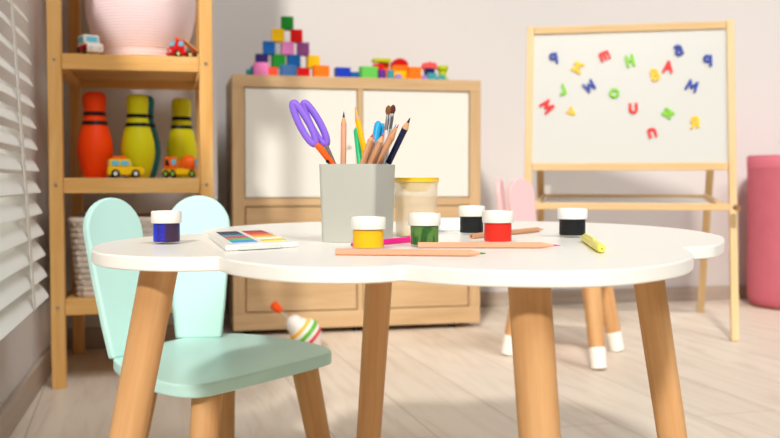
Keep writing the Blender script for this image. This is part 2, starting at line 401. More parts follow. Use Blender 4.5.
# magnetic letters on the board
RZ = ez.rotation_euler.z
RM = Matrix.Rotation(RZ, 3, 'Z')
bp = ez.location + RM @ (Vector((0, bv0+.001, .665))+bn*.0042)
bN = RM @ bn
bX = RM @ Vector((1, 0, 0)); bU = RM @ ln.normalized()
LET = {'blue': mat('letter_blue', (12, 52, 158), .4), 'yellow': mat('letter_yellow', (255, 198, 0), .4), 'red': mat('letter_red', (232, 14, 10), .4), 'green': mat('letter_green', (126, 204, 8), .4)}
def arc(cx, cy, r, a0, a1, n=14, ry=None): return [(cx+r*math.cos(math.radians(a0+(a1-a0)*i/n)), cy+(ry or r)*math.sin(math.radians(a0+(a1-a0)*i/n))) for i in range(n+1)]
GLY = {'q': [arc(-.08, .2, .26, 0, 360, 24, .28), [(.24, .46), (.24, -.5)]], 'M': [[(-.48, -.5), (-.38, .48), (0, -.22), (.38, .48), (.48, -.5)]],
 'm': [[(-.42, -.45), (-.42, .35)], [(-.42, .35), (.42, .35)], [(0, .35), (0, -.40)], [(.42, .35), (.42, -.45)]], 'H': [[(-.28, -.5), (-.28, .5)], [(.28, -.5), (.28, .5)], [(-.28, .03), (.28, .03)]],
 'B': [[(-.25, -.5), (-.25, .5), (.02, .5)]+arc(.02, .27, .22, 90, -90)+[(-.25, .03)], [(.04, .03)]+arc(.04, -.235, .26, 90, -90)+[(-.25, -.5)]],
 'A': [[(-.38, -.5), (0, .5), (.38, -.5)], [(-.22, -.16), (.22, -.16)]], 'a': [arc(-.02, -.2, .27, 0, 360, 24), arc(-.02, .18, .27, 160, 0)+[(.26, -.5)]],
 'L': [[(-.2, .5), (-.2, -.4), (.3, -.4)]], 'O': [arc(0, 0, .40, 0, 360, 30)], 'V': [[(-.33, .45), (0, -.4), (.33, .45)]],
 'U': [[(-.3, .5)]+arc(0, -.15, .3, 180, 360)+[(.3, .5)]], 'N': [[(-.3, -.48), (-.3, .48), (.3, -.48), (.3, .48)]],
 'R': [[(-.27, -.5), (-.27, .5), (.03, .5)]+arc(.03, .24, .25, 90, -90)+[(-.27, -.01)], [(.0, -.01), (.30, -.5)]], 'n': [[(-.3, -.45), (-.3, .42), (.12, .42)]+arc(.12, .24, .18, 90, 0, 6)+[(.3, -.45)]]}
def magnet(ch, col, px, py, h, rot, label, mirror=False):
    mb = MB(); wd = .118; tk = .0055/h
    mx_ = -1 if mirror else 1; k_ = 0
    for ln_ in GLY[ch]:
        for p, q in zip(ln_, ln_[1:]):
            p, q = Vector(p)*.86, Vector(q)*.86; p.x *= mx_; q.x *= mx_; d = q-p
            if d.length < 1e-5: continue
            k_ += 1; t2 = tk*(1+.004*k_)
            mb.box(((p.x+q.x)/2, (p.y+q.y)/2, t2/2), (d.length, wd*2, t2), Matrix.Rotation(math.atan2(d.y, d.x), 3, 'Z'))
        for p in (ln_ if len(ln_) < 8 else ()): k_ += 1; mb.cyl((p[0]*.86*mx_, p[1]*.86, 0), (p[0]*.86*mx_, p[1]*.86, tk*(.98-.003*k_)), wd, n=12)
    bmesh.ops.scale(mb.bm, vec=(h*1.08,)*3, verts=mb.bm.verts)
    o = mb.build('magnetic_letter', LET[col])
    p = at_plane(px, py, bp, bN); o.location = p+bN*.0002
    o.rotation_euler = (Matrix((bX, bU, bN)).transposed() @ Matrix.Rotation(math.radians(rot), 3, 'Z')).to_euler()
    tag(o, label, 'magnet', 'magnetic letters on the easel board')
D2 = .043
magnet('q', 'blue', 554, 58.5, D2, 10, 'blue letter q magnet in the top left corner of the easel board')
magnet('M', 'yellow', 577.5, 67.5, D2*.9, 65, 'yellow letter M magnet turned on its side, right of the upper left blue q')
magnet('m', 'red', 604.5, 56, D2*.9, 22, 'red letter m magnet tilted left at the top of the easel board')
magnet('H', 'green', 630, 61, D2, 12, 'green letter H magnet at the top middle of the easel board')
magnet('B', 'yellow', 654.8, 75, D2, 14, 'yellow letter B magnet just left of the red A')
magnet('A', 'red', 668, 67, D2, -6, 'red letter A magnet next to the yellow B')
magnet('a', 'blue', 678.5, 50.5, D2, 18, 'blue lowercase a magnet above the red A')
magnet('q', 'blue', 708, 61, D2, 0, 'blue letter q magnet in the top right corner of the easel board')
magnet('L', 'green', 562.5, 90, D2*.95, 22, 'green L-shaped magnet turned backwards above the yellow V', mirror=True)
magnet('M', 'blue', 589.5, 86.5, D2*.9, 215, 'blue letter M magnet upside down beside the green O')
magnet('O', 'green', 614.3, 93.5, D2*.93, 0, 'green ring-shaped letter O magnet in the middle of the board')
magnet('M', 'blue', 692, 86, D2*.92, -22, 'blue letter M magnet slanting below the upper right blue q')
magnet('M', 'red', 547.2, 106.5, D2, -52, 'red letter M magnet at the far left edge of the board')
magnet('V', 'yellow', 571.8, 112, D2*.85, 50, 'yellow V-shaped magnet below the green backwards L')
magnet('U', 'red', 633.3, 108.3, D2, 4, 'red letter U magnet right of and below the green O')
magnet('N', 'green', 668, 113.5, D2*.9, 55, 'green letter N magnet turned on its side right of the red U')
magnet('R', 'yellow', 695, 122.8, D2, 0, 'yellow mirrored letter R magnet at the lower right of the board', mirror=True)
magnet('n', 'red', 652.3, 133.5, D2*.95, 16, 'red letter n magnet, lowest of all on the easel board')

# ------------------------------------------------------------------ pink felt basket at right
fb = thing('fabric_basket', 'tall deep pink fabric basket at the right end of the back wall', 'basket', c2r(1.93, 4.43))
R_ = .225
FELT = mat('pink_felt', (212, 116, 132), .95, .1, var=.08, vscale=14, bump=.3)
wob = lambda a, z: .008*math.sin(3*a+z*7)+.004*math.sin(7*a)
MB().lathe([(R_*.80, 0), (R_*.90, .012), (R_*.965, .05), (R_*.985, .15), (R_, .40), (R_*1.01, .70), (R_*1.005, .715), (R_*.97, .715), (R_*.965, .60), (R_*.93, .08), (R_*.8, .03)], 64, wob=wob).build('basket_body', FELT, fb, smooth=60)
MB().lathe([(R_*1.012, .655), (R_*1.02, .66), (R_*1.02, .705), (R_*1.012, .71)], 64, wob=wob).build('rim_band', mat('pink_felt_rim', (232, 130, 150), .95, .1), fb)

# wall socket seen through the easel
sk = at_v(546, 190, VB-.004)
so = MB().box((0, 0, 0), (.045, .008, .045)).build('wall_socket', WHITE, bevel=.003); so.location = sk
tag(so, 'small white socket plate on the back wall behind the easel tray', 'socket')

# ------------------------------------------------------------------ things on the shelf unit
def sx(px, v, py=150): return at_v(px, py, v).x
# knit basket, top shelf
vb = SV0+.27; kb = thing('knit_basket', 'round pale pink ribbed knit basket on the top visible shelf', 'basket', (sx(141.5, vb, 40), vb, .9605)); kb.scale = (.965, .965, 1)
KN = bpy.data.materials.new('pale_pink_knit'); KN.use_nodes = True; nt = KN.node_tree; b = nt.nodes['Principled BSDF']
tc = nt.nodes.new('ShaderNodeTexCoord'); wv = nt.nodes.new('ShaderNodeTexWave'); wv.bands_direction = 'Z'; wv.inputs['Scale'].default_value = 36; wv.inputs['Distortion'].default_value = .8; wv.inputs['Detail Scale'].default_value = 3
nt.links.new(tc.outputs['Object'], wv.inputs['Vector']); mx = nt.nodes.new('ShaderNodeMix'); mx.data_type = 'RGBA'
mx.inputs[6].default_value = srgb(240, 212, 216); mx.inputs[7].default_value = srgb(252, 234, 236); nt.links.new(wv.outputs['Fac'], mx.inputs[0]); nt.links.new(mx.outputs[2], b.inputs['Base Color'])
bu = nt.nodes.new('ShaderNodeBump'); bu.inputs['Strength'].default_value = .3; bu.inputs['Distance'].default_value = .004; nt.links.new(wv.outputs['Fac'], bu.inputs['Height']); nt.links.new(bu.outputs['Normal'], b.inputs['Normal']); b.inputs['Roughness'].default_value = .95
MB().lathe([(.106, 0), (.116, .006), (.140, .05), (.160, .10), (.171, .15), (.174, .20), (.168, .26), (.155, .30), (.150, .305), (.145, .30), (.155, .24), (.16, .15), (.13, .02)], 64, wob=lambda a, z: .012*math.sin(4*a+z*5)).build('basket_body', KN, kb, smooth=60)
hd = MB().tube([( .15*math.cos(t), -.02, .29+.06*math.sin(t)) for t in [PI*i/14 for i in range(15)]], .008).build('handle', KN, kb)

# wicker basket, bottom shelf
vb = SV0+.03; ux0, ux1 = sx(68.5, vb, 250), sx(190, vb, 250)
vb += .012; wk = thing('wicker_basket', 'whitewashed wicker basket on the lowest shelf behind the mint chair', 'basket', ((ux0+ux1)/2, vb, .2555))
BW, BD, BH = (ux1-ux0), .36, .225
WI = mat('wicker_white', (214, 202, 188), .8, .2, var=.25, vscale=70)
wm = MB(); nl = 13
def rrect(wd, dp, r, n=6):
    pts = []
    for cx, cy, a0 in ((wd/2-r, dp-r, 0), (-wd/2+r, dp-r, PI/2), (-wd/2+r, r, PI), (wd/2-r, r, 1.5*PI)):
        for i in range(n+1):
            a = a0+PI/2*i/n; pts.append((cx+r*math.cos(a), cy+r*math.sin(a)))
    return pts
# woven strands: rows of cord whose ripple alternates from row to row
for i in range(nl):
    h = (i+.5)/nl; wd = BW*(.90+.10*h)-.014; dp = BD*(.93+.07*h)
    base = rrect(wd, dp, .03, 5); L_ = []
    for j in range(len(base)):
        p, q = Vector(base[j]), Vector(base[(j+1) % len(base)]); nseg = max(1, int((q-p).length/.012))
        for s in range(nseg): L_.append(p.lerp(q, s/nseg))
    P = []
    for j, p in enumerate(L_):
        c = Vector((0, dp/2)); dd = (p-c).normalized()
        q = p+dd*(.0035 if (j+i) % 2 else -.0025); P.append((q.x, q.y+(BD-dp)/2+.005, h*BH))
    wm.tube(P, .0095, 6, True)
wm.build('weave', WI, wk, smooth=60)
li = MB(); li.prism(rrect(BW*.86, BD*.88, .03), .006, BH-.02).build('lining', mat('liner', (206, 196, 184), .9), wk, loc=(0, .02, 0))
MB().tube([(x, y+.005, BH) for x, y in rrect(BW-.006, BD, .03)], .011, 8, True).build('rim', WI, wk, smooth=60)

# bowling pins, middle shelf
PZ = .6065
def pin(px, v, h, colm, label, r=None):
    t = thing('bowling_pin', label, 'bowling pin', (sx(px, v, 160), v, PZ), 0, 'toy bowling pins on the middle shelf')
    f = h/.225; r = 1 if r is None else r
    prof = [(.026, 0), (.030, .003), (.0375, .025), (.0445, .055), (.0460, .075), (.0435, .098), (.038, .122), (.0315, .142), (.0285, .160), (.0275, .172), (.0288, .190), (.0300, .205), (.0285, .217), (.022, .224), (.008, .2255)]
    MB().lathe([(a*r*f, b_*f) for a, b_ in prof], 40).build('pin_body', colm, t, smooth=60)
    def rad(z):
        for (a, za), (b_, zb) in zip(prof, prof[1:]):
            if za <= z <= zb: return a+(b_-a)*(z-za)/(zb-za)
    for za, zb in ((.138, .148), (.162, .172)):
        MB().lathe([((rad(za)-.002)*r*f, za*f), ((rad(za)+.0010)*r*f, za*f), ((rad(zb)+.0010)*r*f, zb*f), ((rad(zb)-.002)*r*f, zb*f)], 40).build('stripe', BLACK, t)
RO = mat('pin_red', (250, 70, 2), .5, var=.04); YE = mat('pin_yellow', (214, 208, 14), .5, var=.04); TE = mat('pin_teal', (24, 126, 138), .5)
pin(95.2, 2.93, .256, RO, 'orange-red toy bowling pin at the left end of the middle shelf')
pin(138, 2.93, .250, YE, 'yellow-green toy bowling pin standing in the middle of the shelf')
pin(144, 3.07, .259, TE, 'teal toy bowling pin mostly hidden behind the middle yellow one')
pin(182, 3.03, .250, YE, 'yellow-green toy bowling pin at the right behind the orange digger', .93)

# toy vehicles
def wheel(par, x, y, r, wd=.010, hub=(225, 225, 215), name='wheel'):
    o = MB().cyl((x, y-wd/2, r), (x, y+wd/2, r), r, n=24).build(name, BLACK, par, bevel=.001)
    MB().cyl((x, y-wd/2-.0012, r), (x, y+wd/2+.0012, r), r*.5, n=16).build('hub', mat('hub%d%d%d' % hub, hub, .5), o); return o
def panel(par, name, pts, y, m, t=.001):
    """thin plate in the x-z plane at y"""
    return MB().prism(pts, -t, t, Matrix.Translation((0, y, 0)) @ Matrix.Rotation(PI/2, 4, 'X')).build(name, m, par)
def body(par, name, pts, hw, m, bevel=.003):
    return MB().prism(pts, -hw, hw, Matrix.Rotation(PI/2, 4, 'X')).build(name, m, par, bevel=bevel)
GLS = mat('toy_window', (110, 196, 220), .3)
# 1 white and red car, top shelf; its nose points at the camera
def toycar(loc, rz, label, c_low, c_top, c_roof=None, s=1.0, hub=(225, 225, 215)):
    t = thing('toy_car', label, 'toy car', loc, rz); t.scale = (s,)*3
    body(t, 'lower_body', [(-.048, .008), (.048, .008), (.050, .022), (.044, .030), (-.048, .030)], .022, c_low)
    body(t, 'cab', [(-.046, .030), (.018, .030), (.012, .052), (-.044, .052)], .021, c_top)
    for sy in (-1, 1):
        panel(t, 'side_window', [(-.038, .034), (-.018, .034), (-.018, .047), (-.038, .047)], sy*.0215, GLS)
        panel(t, 'side_window', [(-.013, .034), (.010, .034), (.006, .047), (-.013, .047)], sy*.0215, GLS)
    ws = MB().box((0, 0, 0), (.001, .030, .013)).build('windscreen', GLS, t); ws.location = (.0165, 0, .041); ws.rotation_euler = (0, -.27, 0)
    rw = MB().box((0, 0, 0), (.001, .028, .012)).build('rear_window', GLS, t); rw.location = (-.0462, 0, .041)
    for sy in (-1, 1):
        MB().cyl((.048, sy*.012, .018), (.0515, sy*.012, .018), .0035, n=14).build('headlight', mat('lamp_pale', (200, 215, 235), .3), t)
        for x in (-.028, .026): wheel(t, x, sy*.023, .0115, .007, hub)
    if c_roof: MB().box((-.016, 0, .0555), (.036, .026, .009)).build('roof_sign', c_roof, t, bevel=.002)
    return t
TW = mat('toy_white', (240, 234, 222), .45); TR = mat('toy_red', (214, 26, 24), .4); TY = mat('toy_yellow', (255, 204, 8), .4); TO = mat('toy_orange', (250, 104, 20), .4)
v = 2.865
tc1 = toycar((sx(89.5, v, 45), v+.025, .9605), math.radians(-64), 'small white and red toy car at the left end of the top shelf', TW, TW, None, 1.0, (90, 60, 40))
tc1.scale = (.82, 1.12, 1.22); panel(tc1, 'red_sill', [(-.047, .010), (.046, .010), (.046, .026), (-.047, .026)], -.0222, TR); panel(tc1, 'red_sill', [(-.047, .010), (.046, .010), (.046, .026), (-.047, .026)], .0222, TR)
tc2 = toycar((sx(124.5, 2.85, 170)+.002, 2.846, PZ), math.radians(8), 'small yellow toy taxi with orange roof on the middle shelf', TY, TY, TO, 1.05)
tc2.rotation_euler.z = math.radians(188-180)
# 2 red tow truck, top shelf right
t = thing('toy_truck', 'small red toy truck with a wooden ramp at the right end of the top shelf', 'toy truck', (sx(183, v, 45), v+.005, .9605), math.radians(205))
body(t, 'cab', [(.004, .008), (.046, .008), (.046, .026), (.036, .030), (.030, .054), (.004, .054)], .022, TR)
body(t, 'chassis', [(-.050, .010), (.006, .010), (.006, .020), (-.050, .020)], .018, TR)
ws = MB().box((0, 0, 0), (.001, .032, .016)).build('windscreen', GLS, t); ws.location = (.0345, 0, .042); ws.rotation_euler = (0, -.24, 0)
for sy in (-1, 1):
    panel(t, 'side_window', [(.010, .034), (.026, .034), (.022, .049), (.010, .049)], sy*.0225, GLS)
    for x in (-.036, -.010, .028): wheel(t, x, sy*.023, .0105, .007, (230, 210, 140))
    MB().cyl((.044, sy*.012, .018), (.0485, sy*.012, .018), .004, n=14).build('headlight', mat('lamp_pale', (200, 215, 235), .3), t)
r_ = MB().box((0, 0, 0), (.075, .022, .005)).build('ramp', PINE_X, t, bevel=.001); r_.location = (-.030, 0, .034); r_.rotation_euler = (0, -.62, 0)
MB().cyl((.020, 0, .054), (.020, 0, .060), .005, n=16).build('beacon', TO, t)
MB().box((-.062, 0, .012), (.012, .020, .014)).build('tow_block', LET['green'], t, bevel=.002)
# 3 orange and yellow digger truck
t = thing('toy_truck', 'small yellow toy mixer truck with orange cab and drum on the middle shelf', 'toy truck', (sx(179, v, 170)-.002, v-.010, PZ), math.radians(176)); t.scale = (.88, 1.1, 1.14)
body(t, 'chassis', [(-.058, .008), (.052, .008), (.052, .022), (-.020, .024), (-.058, .018)], .020, TY)
body(t, 'cab', [(.002, .022), (.046, .022), (.044, .054), (.004, .054)], .021, TO)
for sy in (-1, 1):
    panel(t, 'side_window', [(.006, .034), (.020, .034), (.020, .048), (.006, .048)], sy*.0215, GLS)
    panel(t, 'side_opening', [(.026, .030), (.041, .032), (.039, .046), (.033, .048)], sy*.0215, BLACK)
    for x in (.040, .017, -.046): wheel(t, x, sy*.021, .0105, .008, (150, 190, 70))
dr = MB().lathe([(.008, -.026), (.014, -.024), (.0225, -.008), (.0225, .010), (.015, .024), (.010, .027)], 12).build('mixer_drum', TO, t, smooth=30); dr.location = (-.030, 0, .036); dr.rotation_euler = (0, math.radians(-78), 0)
MB().box((-.060, 0, .040), (.008, .024, .016)).build('chute', GLS, t, bevel=.002)

# ------------------------------------------------------------------ wooden blocks on the cabinet
CZ = 1.0005
def bcol(n): return mat('block_'+n, {'green': (30, 138, 44), 'yellow': (250, 200, 16), 'red': (224, 24, 20), 'blue': (20, 96, 168), 'pink': (222, 130, 190), 'purple': (140, 72, 134), 'navy': (44, 30, 92),
    'rose': (236, 132, 188), 'steel': (76, 124, 186), 'orange': (252, 120, 22), 'royal': (28, 60, 184), 'lime': (104, 200, 86), 'teal': (60, 158, 166), 'olive': (186, 200, 20), 'lilac': (160, 130, 200), 'coral': (240, 88, 84), 'violet': (104, 50, 150), 'brick': (226, 80, 50), 'crimson': (196, 16, 20)}[n], .45)
def block(px0, px1, py0, py1, v, col, label, rz=0, shape='cube', zb=None, dp=None, name='toy_block'):
    a = at_v(px0, py1, v); b_ = at_v(px1, py0, v); wd = abs(b_.x-a.x); ht = b_.z-zb; dp = dp or wd
    if shape == 'cube': mb = MB().bb((-wd/2, -dp/2, 0), (wd/2, dp/2, ht))
    elif shape == 'arc': mb = MB().prism([(wd/2*math.cos(PI*i/20), ht*math.sin(PI*i/20)) for i in range(21)], -dp/2, dp/2, Matrix.Rotation(PI/2, 4, 'X'))
    elif shape == 'cyl': mb = MB().cyl((0, 0, 0), (0, 0, ht), wd/2)
    elif shape == 'spool': mb = MB().lathe([(wd/2, 0), (wd/2, ht*.25), (wd*.36, ht*.3), (wd*.36, ht*.7), (wd/2, ht*.75), (wd/2, ht)], 28)
    elif shape == 'roof': mb = MB().prism([(-wd/2, 0), (wd/2, 0), (wd*.40, ht*.8), (wd*.12, ht*.85), (0, ht), (-wd*.12, ht*.85), (-wd*.40, ht*.8)], -dp/2, dp/2, Matrix.Rotation(PI/2, 4, 'X'))
    o = mb.build(name, bcol(col), bevel=.0015)
    o.location = ((a.x+b_.x)/2, v+dp/2, zb); o.rotation_euler = (0, 0, rz)
    tag(o, label, 'toy block', 'wooden blocks on the cabinet'); return zb+ht+.0004
# pyramid: rows rest on each other
v = 3.765; H_ = .0505
def pyr(row, pxs, cols, labels):
    for px, c, l in zip(pxs, cols, labels):
        u = sx(px, v, 60)
        o = MB().bb((-.0245, -.0225, 0), (.0245, .0225, H_-.0004)).build('toy_block', bcol(c), bevel=.0015)
        o.location = (u, v+.02, CZ+row*H_); o.rotation_euler = (0, 0, random.uniform(-.12, .12)); tag(o, l, 'toy block', 'wooden blocks on the cabinet')
N_ = 'bottom row of the block pyramid'
pyr(0, (257, 272, 288, 304, 319), ('blue', 'brick', 'green', 'red', 'yellow'), ('blue cube mostly hidden behind the bright pink cube, '+N_[:10], 'orange-red cube seen just right of the bright pink cube', 'green cube hidden behind the greyish blue round block', 'red cube between the greyish blue round block and the orange cube', 'yellow cube hidden behind the orange cube at the pyramid foot'))
pyr(1, (262, 278.8, 294.2, 313.5), ('navy', 'green', 'blue', 'yellow'), ('dark navy cube resting above the bright pink cube', 'green cube in the second lowest row of the block pyramid', 'blue cube above the greyish blue round block in the pyramid', 'yellow cube at the right end of the pyramid, above the orange cube'))
pyr(2, (269.5, 288, 303.5), ('blue', 'pink', 'purple'), ('blue cube at the left of the middle pyramid row', 'pink cube in the middle of the pyramid', 'purple cube at the right of the middle pyramid row'))
pyr(3, (278.5, 297), ('yellow', 'red'), ('yellow cube in the pyramid row under the green top cube', 'red cube in the pyramid row under the green top cube'))
pyr(4, (287.8,), ('green',), ('green cube at the very top of the block pyramid',))
block(254, 268.5, 62.5, 75.5, 3.625, 'rose', 'bright pink cube standing in front of the pyramid at its left', 0, zb=CZ, dp=.04)
block(280.5, 298, 65, 76.5, 3.63, 'steel', 'greyish blue rounded block in front of the pyramid', 0, zb=CZ, shape='cyl')
block(314, 329.5, 65.5, 77, 3.63, 'orange', 'orange cube at the right foot of the pyramid', .05, zb=CZ, dp=.04)
block(246.5, 252.5, 69, 75, 3.68, 'teal', 'small teal cylinder at the left end of the cabinet top', 0, zb=CZ, shape='cyl')
block(336, 350.5, 67.5, 77, 3.64, 'royal', 'royal blue block alone right of the pyramid', .05, zb=CZ, dp=.045)
block(350.5, 359.5, 72, 77, 3.66, 'blue', 'flat blue block beside the royal blue one', 0, zb=CZ, dp=.03)
block(361, 377.5, 66.5, 77.5, 3.63, 'lime', 'light green block right of the flat blue one', .15, zb=CZ, dp=.04)
h = block(374, 384, 64, 77.5, 3.73, 'red', 'red block standing behind the light green one', 0, zb=CZ, dp=.03)
h2 = block(379.5, 390.5, 63, 77.5, 3.77, 'orange', 'orange cylinder under the yellow-green arch', 0, zb=CZ, shape='cyl')
block(374, 391, 58.5, 63, 3.745, 'olive', 'yellow-green bar lying across the red and orange blocks', 0, zb=max(h, h2), dp=.05)
h = block(394, 408, 71, 77.5, 3.70, 'yellow', 'low yellow block under the orange slab', 0, zb=CZ, dp=.04)
h2 = block(392.5, 408.5, 65.5, 71, 3.70, 'orange', 'orange slab lying under the dark red half round', 0, zb=h, dp=.042)
block(392, 408.5, 58.5, 65.5, 3.70, 'crimson', 'dark red half round block on top of the orange slab', 0, 'arc', zb=h2, dp=.04)
block(378.5, 386.5, 69.5, 77.5, 3.64, 'violet', 'small purple cylinder right of the light green block', 0, 'cyl', zb=CZ)
block(388, 394.5, 70, 77.5, 3.64, 'teal', 'small teal cylinder in front of the orange slab', 0, 'cyl', zb=CZ)
block(395.5, 402.5, 73.5, 77.5, 3.64, 'lilac', 'small lilac half round lying in front of the yellow block', 0, 'arc', zb=CZ, dp=.03)
block(409, 421.5, 67, 78, 3.64, 'orange', 'orange cube right of the dark red half round', 0, zb=CZ, dp=.04)
h = block(426, 435, 68.5, 78, 3.70, 'navy', 'navy blue block under the coral roof block', 0, zb=CZ, dp=.04)
block(423, 438, 61.5, 68.5, 3.70, 'coral', 'coral red roof shaped block on the navy one', 0, 'roof', zb=h, dp=.045)
block(438.5, 449.5, 65.5, 78.5, 3.69, 'olive', 'yellow-green spool block at the right end of the row', 0, 'spool', zb=CZ)
block(428, 437, 73, 78.5, 3.64, 'teal', 'small teal block in front of the navy one', 0, zb=CZ, dp=.02)
block(422, 427.5, 74.5, 78.5, 3.64, 'lilac', 'tiny lilac half round right of the orange cube', 0, 'arc', zb=CZ, dp=.02)
block(438, 446, 74.5, 78.8, 3.635, 'teal', 'low teal half round in front of the yellow-green spool', 0, 'arc', zb=CZ, dp=.02)

# ------------------------------------------------------------------ spinning top on the floor
pc = at_z(304, 350, 0.0)
ax = Vector((-.72, -.05, .69)).normalized()
tp_ = thing('spinning_top', 'striped white toy spinning top with orange handle leaning on the floor by the cabinet', 'spinning top', (0, 0, 0))
prof = [(.004, 0), (.012, .004), (.030, .022), (.048, .042), (.0575, .062), (.059, .076), (.052, .094), (.040, .110), (.032, .122), (.0315, .134), (.027, .146), (.014, .153), (.006, .156)]
q = ax.to_track_quat('Z', 'Y')
def trad(z):
    for (a, za), (b_, zb) in zip(prof, prof[1:]):
        if za <= z <= zb: return a+(b_-a)*(z-za)/(zb-za)
TWH = mat('top_white', (240, 236, 228), .35)
MB().lathe(prof, 40).build('top_body', TWH, tp_, smooth=60)
for za, zb, c in ((.046, .058, 'red'), (.072, .086, 'green'), (.098, .108, 'yellow')):
    n = 5; pr = [((trad(za)-.003), za)]+[(trad(za+(zb-za)*i/n)+.0012, za+(zb-za)*i/n) for i in range(n+1)]+[((trad(zb)-.003), zb)]
    MB().lathe(pr, 40).build('colour_band', {'red': mat('band_red', (226, 30, 60), .35), 'green': mat('band_green', (100, 180, 50), .35), 'yellow': mat('band_yellow', (250, 196, 60), .35)}[c], tp_)
MB().cyl((0, 0, .155), (0, 0, .196), .003, n=12).build('rod', mat('rod_grey', (200, 196, 188), .3), tp_)
MB().lathe([(.008, .192), (.013, .196), (.017, .222), (.015, .232), (.006, .235)], 24).build('handle', mat('handle_orange', (252, 92, 30), .4), tp_)
tp_.rotation_euler = q.to_euler()
cB = at_z(306, 350, 0)                       # the fat ring rests on the floor
lift = max(-( (q @ Vector((r*math.cos(a), r*math.sin(a), z_))).z) for r, z_ in prof for a in [2*PI*i/40 for i in range(40)])
mid = q @ Vector((0, 0, .07))
tp_.location = (cB.x-mid.x, cB.y-mid.y, lift+.001)

# ------------------------------------------------------------------ things on the table
def on_table(px, py, dz=0): p = at_z(px, py, TZ); p.z = TZ+dz; return p
CLEAR = mat('clear_plastic', (120, 120, 120), .05, .5, alpha=.03)
LID = mat('jar_lid', (244, 240, 230), .45, var=.01)
def jar(px, pyb, lidpx, hpx, paint, label, lidm=LID, empty_top=None):
    p0 = on_table(px, pyb+1.4); dep = (p0-O).dot(c2r(0, 1)); s = F/dep
    R = lidpx/2/s; H_ = hpx/s
    c = p0+c2r(0, 1)*R*.85; c.z = TZ+.0003
    t = thing('paint_jar', label, 'paint jar', c, 0, 'small paint jars on the white table')
    rb = R*.905; hb = H_*.66
    MB().lathe([(rb*.92, 0), (rb, .002), (rb, hb), (rb*.95, hb+.001), (rb*.95, hb+.002), (rb*.965, hb+.002), (rb*.965, .0025), (.001, .0024)], 48).build('jar_body', CLEAR, t, smooth=35)
    o = MB().lathe([(rb*.90, .0026), (rb*.955, .0035), (rb*.955, hb*.93), (rb*.5, hb*.92)], 40).build('paint', paint, t, smooth=35)
    if empty_top: o['label'] = empty_top
    n = 64
    MB().lathe([(R*.97, hb-.001), (R, hb), (R, H_-.0015), (R*.96, H_), (R*.80, H_+.0002), (R*.78, H_-.0006), (R*.05, H_-.0006)], n).build('lid', lidm, t, smooth=35, bevel=0)
    return t
def dryp(name, c1, c2, scale=60, th=.5):
    m = mat(name, c1, .35); nt = m.node_tree; b = nt.nodes['Principled BSDF']
    tc = nt.nodes.new('ShaderNodeTexCoord'); n = nt.nodes.new('ShaderNodeTexNoise'); n.inputs['Scale'].default_value = scale; nt.links.new(tc.outputs['Object'], n.inputs['Vector'])
    mp = nt.nodes.new('ShaderNodeMapping'); mp.inputs['Scale'].default_value = (1, 1, .35); nt.links.new(tc.outputs['Object'], mp.inputs[0]); nt.links.new(mp.outputs[0], n.inputs['Vector'])
    r = nt.nodes.new('ShaderNodeMapRange'); r.inputs[1].default_value = th-.06; r.inputs[2].default_value = th+.06; nt.links.new(n.outputs['Fac'], r.inputs[0])
    x = nt.nodes.new('ShaderNodeMix'); x.data_type = 'RGBA'; x.inputs[6].default_value = srgb(*c1); x.inputs[7].default_value = srgb(*c2); nt.links.new(r.outputs[0], x.inputs[0]); nt.links.new(x.outputs[2], b.inputs['Base Color']); return m
jar(163.6, 243.3, 30.5, 33.2, dryp('paint_blue', (18, 48, 214), (64, 40, 66), 40, .53), 'blue paint jar with white lid at the left end of the table')
jar(367.8, 249.8, 36, 33.5, mat('paint_yellow', (255, 194, 14), .35), 'yellow paint jar with white lid in front of the grey pot')
jar(425, 246.2, 32.8, 33.8, dryp('paint_green', (46, 98, 38), (98, 140, 66), 110), 'green paint jar with white lid right of the yellow one')
jar(472.6, 233.7, 27.2, 28.8, mat('paint_black', (20, 22, 24), .35), 'black paint jar just behind the red paint jar')
jar(499.3, 242.8, 32, 32.8, mat('paint_red', (238, 44, 26), .35), 'red paint jar with white lid right of the green one')
jar(574.7, 236.4, 30.3, 28.8, mat('paint_black', (20, 22, 24), .35), 'black paint jar alone at the right near the yellow marker', mat('jar_lid_cool', (246, 247, 245), .4))

# grey pot: square with rounded edges, hollow
A_ = c2r(-.0875, 1.204); xa = Vector((.066, -.025)).normalized(); ya = Vector((.025, .066)).normalized()
side = .0768
pcn = Vector((-.0875, 1.204))+(xa+ya)*.0705/2
PH = .1000
pot = thing('pencil_pot', 'grey square plastic pot holding pencils and scissors on the table', 'pot', c2r(pcn.x, pcn.y, TZ+.0003), -TH+math.atan2(xa.y, xa.x))
def rsq(a, r=.007, n=6):
    pts = []
    for cx, cy, a0 in ((1, 1, 0), (-1, 1, PI/2), (-1, -1, PI), (1, -1, 1.5*PI)):
        for i in range(n+1):
            t = a0+PI/2*i/n; pts.append((cx*(a/2-r)+r*math.cos(t), cy*(a/2-r)+r*math.sin(t)))
    return pts
pm = MB(); rings = []
for a, z_ in ((side*.955, 0), (side*.965, .001), (side*1.03, PH), (side*1.03-.003, PH), (side*.965-.003, .004)):
    rings.append([pm.bm.verts.new((x, y, z_)) for x, y in rsq(a)])
for a, b_ in zip(rings, rings[1:]):
    for i in range(len(a)): pm.bm.faces.new((a[i], a[(i+1) % len(a)], b_[(i+1) % len(a)], b_[i]))
pm.bm.faces.new(rings[0][::-1]); pm.bm.faces.new(rings[-1])
pm.build('pot_body', mat('pot_grey', (193, 193, 182), .45, .5), pot, smooth=45)
POTC = c2r(pcn.x, pcn.y, TZ)
FWD = c2r(0, 1)
